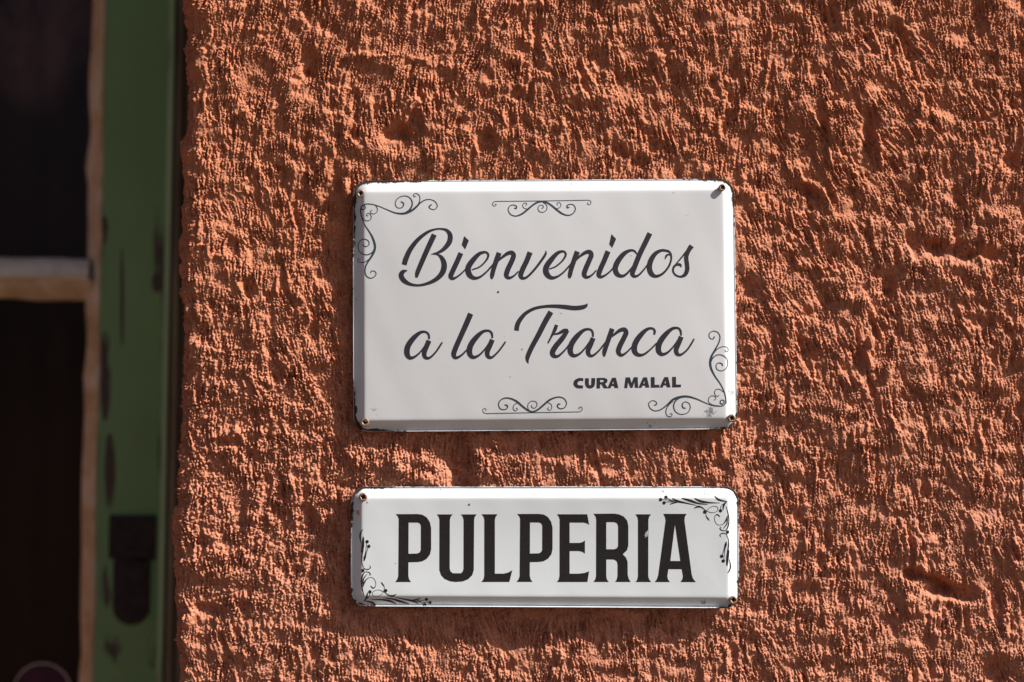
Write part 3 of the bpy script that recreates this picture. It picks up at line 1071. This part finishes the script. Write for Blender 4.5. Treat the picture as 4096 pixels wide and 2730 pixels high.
pr = Print(sg)
pr.stroke(q7([(331, 652, 22), (302, 650, 23), (277, 664, 29), (272, 685, 30), (288, 704, 25), (329, 707, 22)]))
pr.stroke(q7([(360, 641, 29), (359, 675, 29), (364, 697, 27), (383, 707, 24), (402, 697, 27), (407, 675, 29), (408, 639, 29)]))
pr.poly(q7([(434, 638), (490, 637), (512, 645), (518, 660), (512, 674), (497, 683), (522, 717), (489, 718), (470, 687), (460, 687), (460, 718), (433, 719)]),
        q7([(460, 653), (482, 653), (490, 661), (482, 670), (460, 671)]))
def letterA(dx, dy):
    return ([(516 + dx, 717 + dy), (552 + dx, 637 + dy), (581 + dx, 636 + dy), (600 + dx, 715 + dy), (571 + dx, 715 + dy), (567 + dx, 700 + dy), (547 + dx, 700 + dy), (540 + dx, 717 + dy)],
            [(553 + dx, 684 + dy), (565 + dx, 684 + dy), (563 + dx, 661 + dy)])
for (dx, dy) in ((0, 0), (238, -3), (400, -5)):
    a, b = letterA(dx, dy); pr.poly(q7(a), q7(b))
pr.poly(q7([(645, 716), (655, 634), (688, 633), (702, 678), (718, 633), (748, 632), (752, 714), (726, 714), (724, 668), (709, 714), (692, 714), (674, 670), (669, 716)]))
pr.poly(q7([(849, 632), (878, 632), (878, 691), (914, 691), (914, 712), (849, 713)]))
pr.poly(q7([(1013, 630), (1042, 630), (1042, 689), (1080, 689), (1080, 709), (1013, 711)]))
pr.build("lettering", m_ink, big, "small bold capitals reading CURA MALAL")

pr = Print(sg)
for st_ in [
    [(258, 380, 10), (310, 361, 12), (380, 368, 10), (450, 390, 10), (530, 425, 12), (610, 455, 16), (690, 462, 22), (760, 440, 24), (820, 400, 20), (870, 350, 14), (920, 320, 12), (970, 315, 10), (1020, 335, 10), (1045, 375, 10), (1035, 408, 9), (1005, 420, 9), (972, 410, 10), (962, 388, 14), (983, 370, 14)],
    [(700, 460, 16), (755, 425, 18), (785, 365, 14), (770, 310, 12), (725, 280, 10), (665, 285, 9), (620, 320, 9), (608, 365, 9), (630, 400, 9), (670, 402, 9), (692, 380, 12), (690, 350, 14), (668, 340, 12)],
    [(800, 410, 12), (850, 360, 11), (865, 310, 9), (855, 270, 9), (825, 252, 9), (800, 262, 8), (803, 285, 8), (822, 280, 8)],
    [(330, 362, 8), (390, 370, 8), (420, 405, 8), (415, 445, 7), (385, 465, 7), (355, 455, 7), (350, 435, 7), (365, 425, 7)],
    [(270, 510, 8), (300, 535, 8), (340, 530, 8), (358, 500, 8), (345, 465, 7), (318, 460, 7), (308, 480, 7), (325, 485, 7)],
    [(290, 385, 10), (275, 372, 10), (250, 388, 10), (255, 415, 10), (280, 420, 10), (297, 400, 9), (288, 384, 8)],
    [(250, 392, 14), (245, 440, 14), (260, 510, 11), (290, 580, 11), (330, 640, 14), (370, 710, 20), (395, 790, 24), (390, 850, 22), (360, 910, 20), (320, 970, 16), (297, 1020, 13), (293, 1075, 12), (315, 1120, 11), (355, 1135, 10), (395, 1115, 10), (408, 1085, 9), (390, 1062, 9), (360, 1062, 10), (352, 1080, 8)],
    [(395, 820, 14), (370, 865, 14), (320, 890, 11), (265, 882, 10), (225, 845, 9), (218, 790, 9), (240, 745, 9), (285, 727, 9), (325, 745, 9), (335, 780, 9), (310, 805, 9), (280, 798, 10), (272, 780, 8)],
    [(370, 895, 12), (330, 940, 10), (285, 968, 9), (240, 970, 8), (215, 955, 7), (218, 935, 7), (240, 935, 7)],
]: pr.stroke(cA(st_), cap=True)
pr.build("scroll_ornament", m_ink_slate, big, "scrollwork in the upper left corner")

pr = Print(sg)
for st_ in [
    [(1966, 1126, 12), (1930, 1158, 12), (1870, 1162, 11), (1800, 1148, 10), (1730, 1120, 12), (1650, 1085, 16), (1560, 1062, 22), (1480, 1068, 24), (1410, 1095, 22), (1350, 1150, 16), (1290, 1195, 13), (1230, 1212, 11), (1180, 1190, 10), (1158, 1145, 10), (1175, 1115, 9), (1210, 1105, 9), (1240, 1125, 10), (1235, 1148, 13), (1216, 1152, 10)],
    [(1560, 1062, 14), (1480, 1075, 18), (1430, 1120, 14), (1420, 1180, 12), (1450, 1230, 10), (1505, 1248, 9), (1565, 1230, 9), (1592, 1180, 9), (1580, 1135, 9), (1540, 1118, 10), (1510, 1140, 12), (1515, 1175, 14), (1540, 1185, 12)],
    [(1410, 1110, 12), (1360, 1160, 10), (1338, 1215, 9), (1350, 1260, 8), (1385, 1272, 8), (1403, 1255, 8), (1395, 1240, 8), (1380, 1245, 7)],
    [(1965, 1130, 14), (1962, 1080, 14), (1945, 1010, 12), (1905, 930, 13), (1850, 850, 16), (1810, 770, 22), (1800, 700, 24), (1815, 640, 22), (1850, 575, 16), (1890, 500, 13), (1902, 440, 11), (1880, 395, 10), (1835, 380, 10), (1795, 400, 9), (1788, 435, 9), (1805, 458, 9), (1830, 462, 10), (1842, 440, 14)],
    [(1800, 720, 16), (1820, 670, 14), (1865, 632, 11), (1920, 630, 10), (1970, 665, 9), (1985, 715, 9), (1965, 770, 9), (1915, 795, 9), (1870, 775, 9), (1862, 735, 9), (1885, 712, 10), (1920, 720, 13), (1930, 740, 12)],
    [(1830, 620, 12), (1870, 570, 10), (1920, 545, 9), (1965, 545, 8), (1990, 570, 8), (1980, 595, 8), (1960, 592, 7), (1955, 575, 7)],
    [(1945, 1020, 8), (1905, 990, 8), (1865, 988, 8), (1845, 1015, 8), (1855, 1050, 8), (1880, 1060, 7), (1892, 1045, 7)],
    [(1900, 1160, 8), (1830, 1150, 8), (1785, 1120, 8), (1785, 1080, 8), (1815, 1055, 8), (1850, 1062, 7), (1860, 1085, 7), (1840, 1100, 7)],
    [(1925, 1143, 12), (1905, 1130, 12), (1912, 1103, 11), (1935, 1100, 11), (1947, 1120, 11), (1925, 1143, 11)],
]: pr.stroke(cD(st_), cap=True)
pr.build("scroll_ornament", m_ink_slate, big, "scrollwork in the lower right corner")


def symmetric(cr, half, centre, cx, slope, label, line):
    pr = Print(sg)
    for st_ in half:
        p = cr(st_)
        pr.stroke(p, cap=True)
        pr.stroke([(2 * cx - a, b + (2 * cx - 2 * a) * slope, w) for (a, b, w) in p], cap=True)
    pr.stroke(cr(centre), cap=True)
    pr.stroke(line, sub=12)
    pr.build("scroll_ornament", m_ink_slate, big, label)


symmetric(cA, [
    [(1672, 334, 7), (1634, 340, 7), (1622, 365, 7), (1640, 385, 7), (1660, 372, 7), (1652, 360, 7)],
    [(2136, 336, 14), (2090, 345, 18), (2040, 375, 18), (1975, 430, 20), (1920, 470, 18), (1860, 488, 13), (1810, 470, 11), (1785, 425, 10), (1800, 385, 9), (1835, 372, 10), (1870, 385, 12), (1868, 408, 15), (1850, 405, 10)],
    [(1990, 415, 8), (1950, 405, 7), (1935, 375, 7), (1955, 352, 7), (1978, 360, 7), (1970, 378, 7)]],
    [(2150, 345, 10), (2185, 375, 8), (2185, 420, 8), (2150, 448, 8), (2110, 440, 8), (2095, 405, 8), (2115, 375, 7), (2145, 378, 8), (2150, 400, 9), (2135, 408, 8)],
    2167, -0.0132, "scrollwork at the top middle", [(1985, 808, 3), (2100, 807, 3), (2230, 805.5, 3), (2350, 803.3, 3)])
symmetric(cC, [
    [(1572, 1241, 7), (1532, 1232, 7), (1520, 1205, 7), (1535, 1187, 7), (1555, 1195, 7), (1550, 1210, 7)],
    [(2048, 1225, 14), (1990, 1205, 18), (1930, 1160, 20), (1870, 1110, 20), (1810, 1083, 16), (1750, 1078, 13), (1700, 1105, 11), (1685, 1150, 10), (1705, 1190, 10), (1750, 1198, 10), (1778, 1175, 12), (1770, 1152, 15), (1750, 1150, 10)],
    [(1880, 1130, 8), (1845, 1150, 7), (1838, 1190, 7), (1860, 1212, 7), (1882, 1195, 7), (1870, 1182, 7)]],
    [(2020, 1220, 10), (1993, 1190, 8), (1993, 1140, 8), (2030, 1110, 8), (2075, 1120, 8), (2085, 1155, 8), (2060, 1183, 8), (2030, 1175, 8), (2030, 1155, 9)],
    2130, -0.0175, "scrollwork at the bottom middle", [(1948, 1654.5, 3), (2060, 1652, 3), (2200, 1649.5, 3), (2312, 1647.5, 3)])
pr = Print(sg, 0.65)
for (p, r) in ((cA([(1680, 1280)])[0], 4.2),):
    pr.disc(p[0], p[1], r, 9, .25)
pr.build("paint_speck", m_speck, big)
for (p, r) in ((cC([(1930, 570)])[0], 2.6), (cC([(1805, 857)])[0], 1.8), (cB([(972, 902)])[0], 1.8), (cB([(245, 1502)])[0], 2), (cA([(200, 1355)])[0], 2.4)):
    pr = Print(sg, 0.65); pr.disc(p[0], p[1], r, 9, .25); pr.build("paint_speck", m_speck, big)
screw(sg, 1444, 776, 16, 8, big, 0.3)
screw(sg, 2884, 755, 14.5, 19, big, 0.7, (3, -2))
screw(sg, 1461, 1689, 17, 7, big, 0.2)
screw(sg, 2922, 1672, 16.5, 18, big, 0.5, (3, 1))

# ----- the smaller sign
sm_ = empty("shop_sign", (0, 0, 0))
tag(sm_, "small white tin sign reading PULPERIA in bold black capitals, mounted under the welcome sign", "sign")
ss = Sign([(1405, 1947), (2953, 1946), (2955, 2432), (1404, 2424)], 58, 13.0, 24.0, 44.0, (7.5, 13.5),
          (-9.0, 0.9, 1.2, 2.0, 0.0), [(0.84, 120), (0.76, 95), (0.78, 80), (0.68, 100)])
ss.build(m_enamel_small, sm_)
pr = Print(ss)
P_out = [(615, 405), (840, 404), (890, 411), (935, 438), (968, 488), (982, 550), (982, 770), (970, 826), (935, 872), (888, 898), (840, 905), (745, 907), (745, 1050), (752, 1082), (772, 1112), (608, 1112), (630, 1082), (640, 1050), (645, 455), (636, 430)]
P_in = [(747, 493), (840, 493), (864, 502), (876, 527), (875, 780), (862, 805), (835, 816), (746, 818)]
def letter(cr, *loops): pr.poly(*[cr(l) for l in loops])
letter(cE, P_out, P_in)
letter(cE, [(1042, 408), (1208, 408), (1186, 432), (1177, 465), (1175, 970), (1183, 1001), (1207, 1021), (1290, 1022), (1312, 1003), (1320, 975), (1321, 465), (1312, 432), (1293, 408), (1457, 408), (1436, 435), (1430, 465), (1426, 990), (1410, 1042), (1370, 1083), (1310, 1107), (1240, 1112), (1180, 1105), (1122, 1080), (1085, 1040), (1068, 988), (1069, 465), (1062, 435)])
letter(cE, [(1508, 407), (1674, 407), (1653, 435), (1646, 465), (1646, 1026), (1740, 1026), (1790, 1012), (1828, 988), (1797, 1112), (1505, 1112), (1528, 1085), (1536, 1050), (1537, 465), (1530, 435)])
letter(cE, [(a + 1265, b - 1) for a, b in P_out], [(a + 1265, b - 1) for a, b in P_in])
letter(cF, [(203, 407), (518, 407), (537, 516), (512, 500), (480, 493), (334, 493), (334, 706), (435, 706), (470, 697), (494, 679), (494, 817), (470, 799), (435, 790), (334, 790), (334, 1026), (430, 1026), (490, 1018), (537, 1001), (520, 1112), (203, 1112), (222, 1085), (230, 1050), (232, 460), (222, 430)])
letter(cF, [(583, 402), (800, 400), (850, 408), (900, 432), (935, 475), (946, 530), (946, 735), (932, 782), (888, 825), (920, 855), (938, 900), (940, 1040), (950, 1080), (970, 1112), (808, 1112), (826, 1085), (834, 1050), (834, 930), (825, 897), (803, 881), (775, 878), (716, 878), (716, 1050), (722, 1085), (742, 1112), (583, 1112), (602, 1085), (610, 1050), (612, 460), (605, 430)],
       [(716, 489), (800, 489), (828, 500), (840, 530), (840, 735), (828, 760), (800, 772), (716, 772)])
letter(cF, [(1020, 407), (1183, 407), (1162, 435), (1155, 465), (1153, 1050), (1162, 1085), (1183, 1112), (1022, 1112), (1040, 1085), (1047, 1050), (1047, 465), (1040, 435)])
letter(cF, [(1310, 402), (1555, 402), (1535, 430), (1530, 470), (1605, 1030), (1618, 1075), (1648, 1112), (1490, 1112), (1510, 1080), (1515, 1050), (1502, 978), (1363, 978), (1352, 1050), (1358, 1085), (1380, 1112), (1222, 1112), (1245, 1080), (1258, 1040), (1335, 470), (1328, 435)],
       [(1432, 508), (1488, 893), (1383, 893)])
pr.build("lettering", m_ink_black, sm_, "bold black capitals reading PULPERIA")

orn = [k2(s_) for s_ in [
    [(502, 168, 10), (560, 197, 24), (640, 215, 16), (765, 243, 4)], [(478, 230, 8), (530, 212, 16), (590, 203, 6)],
    [(605, 166, 10), (690, 190, 26), (780, 220, 16), (885, 233, 4)], [(742, 167, 10), (810, 198, 24), (900, 212, 15), (1015, 216, 4)],
    [(957, 142, 8), (1000, 180, 20), (1090, 203, 7)], [(1090, 200, 5), (1057, 235, 20), (1046, 292, 8)], [(1072, 210, 6), (1030, 245, 6), (1018, 290, 5)],
    [(385, 180, 5), (450, 183, 6), (520, 200, 8)], [(435, 155, 5), (480, 180, 6), (530, 200, 6)], [(415, 215, 5), (450, 205, 6), (510, 205, 6)],
    [(736, 273, 6), (780, 255, 20), (820, 265, 11), (870, 300, 6), (930, 320, 5), (985, 302, 5), (990, 265, 5), (950, 250, 5), (900, 270, 5), (870, 310, 5), (866, 352, 6), (884, 382, 14), (902, 405, 4)],
    [(1080, 250, 5), (1101, 330, 12), (1110, 410, 16), (1100, 470, 14), (1075, 510, 8), (1035, 510, 10), (1015, 490, 11), (1026, 473, 7)],
    [(1094, 355, 8), (1080, 400, 16), (1055, 435, 9), (1030, 450, 6), (990, 450, 5), (960, 410, 5), (960, 360, 6), (985, 340, 13), (1014, 364, 8)],
    [(1095, 380, 8), (1087, 440, 12), (1050, 490, 5)], [(1092, 556, 5), (1050, 540, 10), (1015, 555, 9), (1022, 580, 6)],
    [(1085, 560, 5), (1105, 610, 8), (1106, 680, 14), (1090, 745, 4)], [(1084, 630, 8), (1075, 660, 20), (1060, 710, 9), (1036, 785, 5)],
    [(1087, 660, 8), (1067, 720, 6), (1054, 832, 5)], [(1107, 690, 8), (1092, 790, 20), (1086, 880, 8)]]]
orn += [cF(s_) for s_ in [[(1996, 780, 8), (1982, 870, 18), (1974, 945, 8)], [(1997, 875, 6), (2010, 945, 16), (1998, 995, 14), (1976, 1020, 5)]]]
ber = k2([(378, 180), (435, 155), (415, 215), (850, 313), (1020, 300), (1096, 528), (1032, 788), (1050, 838)])
for rot, lab in ((False, "berry spray ornament in the upper right corner"), (True, "berry spray ornament in the lower left corner")):
    pr = Print(ss)
    f = (lambda p: (4361 - p[0], 4406 - p[1]) + tuple(p[2:])) if rot else (lambda p: p)
    for s_ in orn:
        pr.stroke([f(p) for p in s_])
    for b in ber:
        q = f(b); pr.disc(q[0], q[1], 6.8)
    pr.build("floral_ornament", m_ink_black, sm_, lab)
pr = Print(ss, 0.65)
for (p, r) in ((cE([(1378, 306)])[0], 4.2), (cE([(612, 920)])[0], 1.8), (cF([(1302, 168)])[0], 2.2), (cF([(1316, 174)])[0], 2.0), (cE([(1080, 150)])[0], 1.6), (cE([(1085, 195)])[0], 1.6)):
    pr = Print(ss, 0.65); pr.disc(p[0], p[1], r, 9, .25); pr.build("paint_speck", m_speck, sm_)
pr = Print(ss, 0.8)
for st_ in ([(1148, 575, 4), (1140, 605, 9), (1120, 650, 3)], [(1133, 585, 3), (1124, 615, 6), (1117, 635, 2)], [(1150, 595, 3), (1146, 625, 6), (1134, 645, 2)]):
    pr.stroke(cF(st_))
pr.build("scratch", m_scratch, sm_, "bright scratch across the letter I")
pr = Print(ss, 0.65)
pr.disc(*cE([(214, 385)])[0], 8, 11, .3); pr.disc(*cE([(222, 408)])[0], 5, 11, .3); pr.disc(*cE([(318, 280)])[0], 4, 11, .4)
pr.build("paint_splash", m_splash, sm_, "terracotta paint splash on the left bevel")
screw(ss, 1455, 1987, 17.5, 20, sm_, 0.4, (1, -1))
screw(ss, 2928, 2396, 16.5, 18, sm_, 0.1, (2, 1))
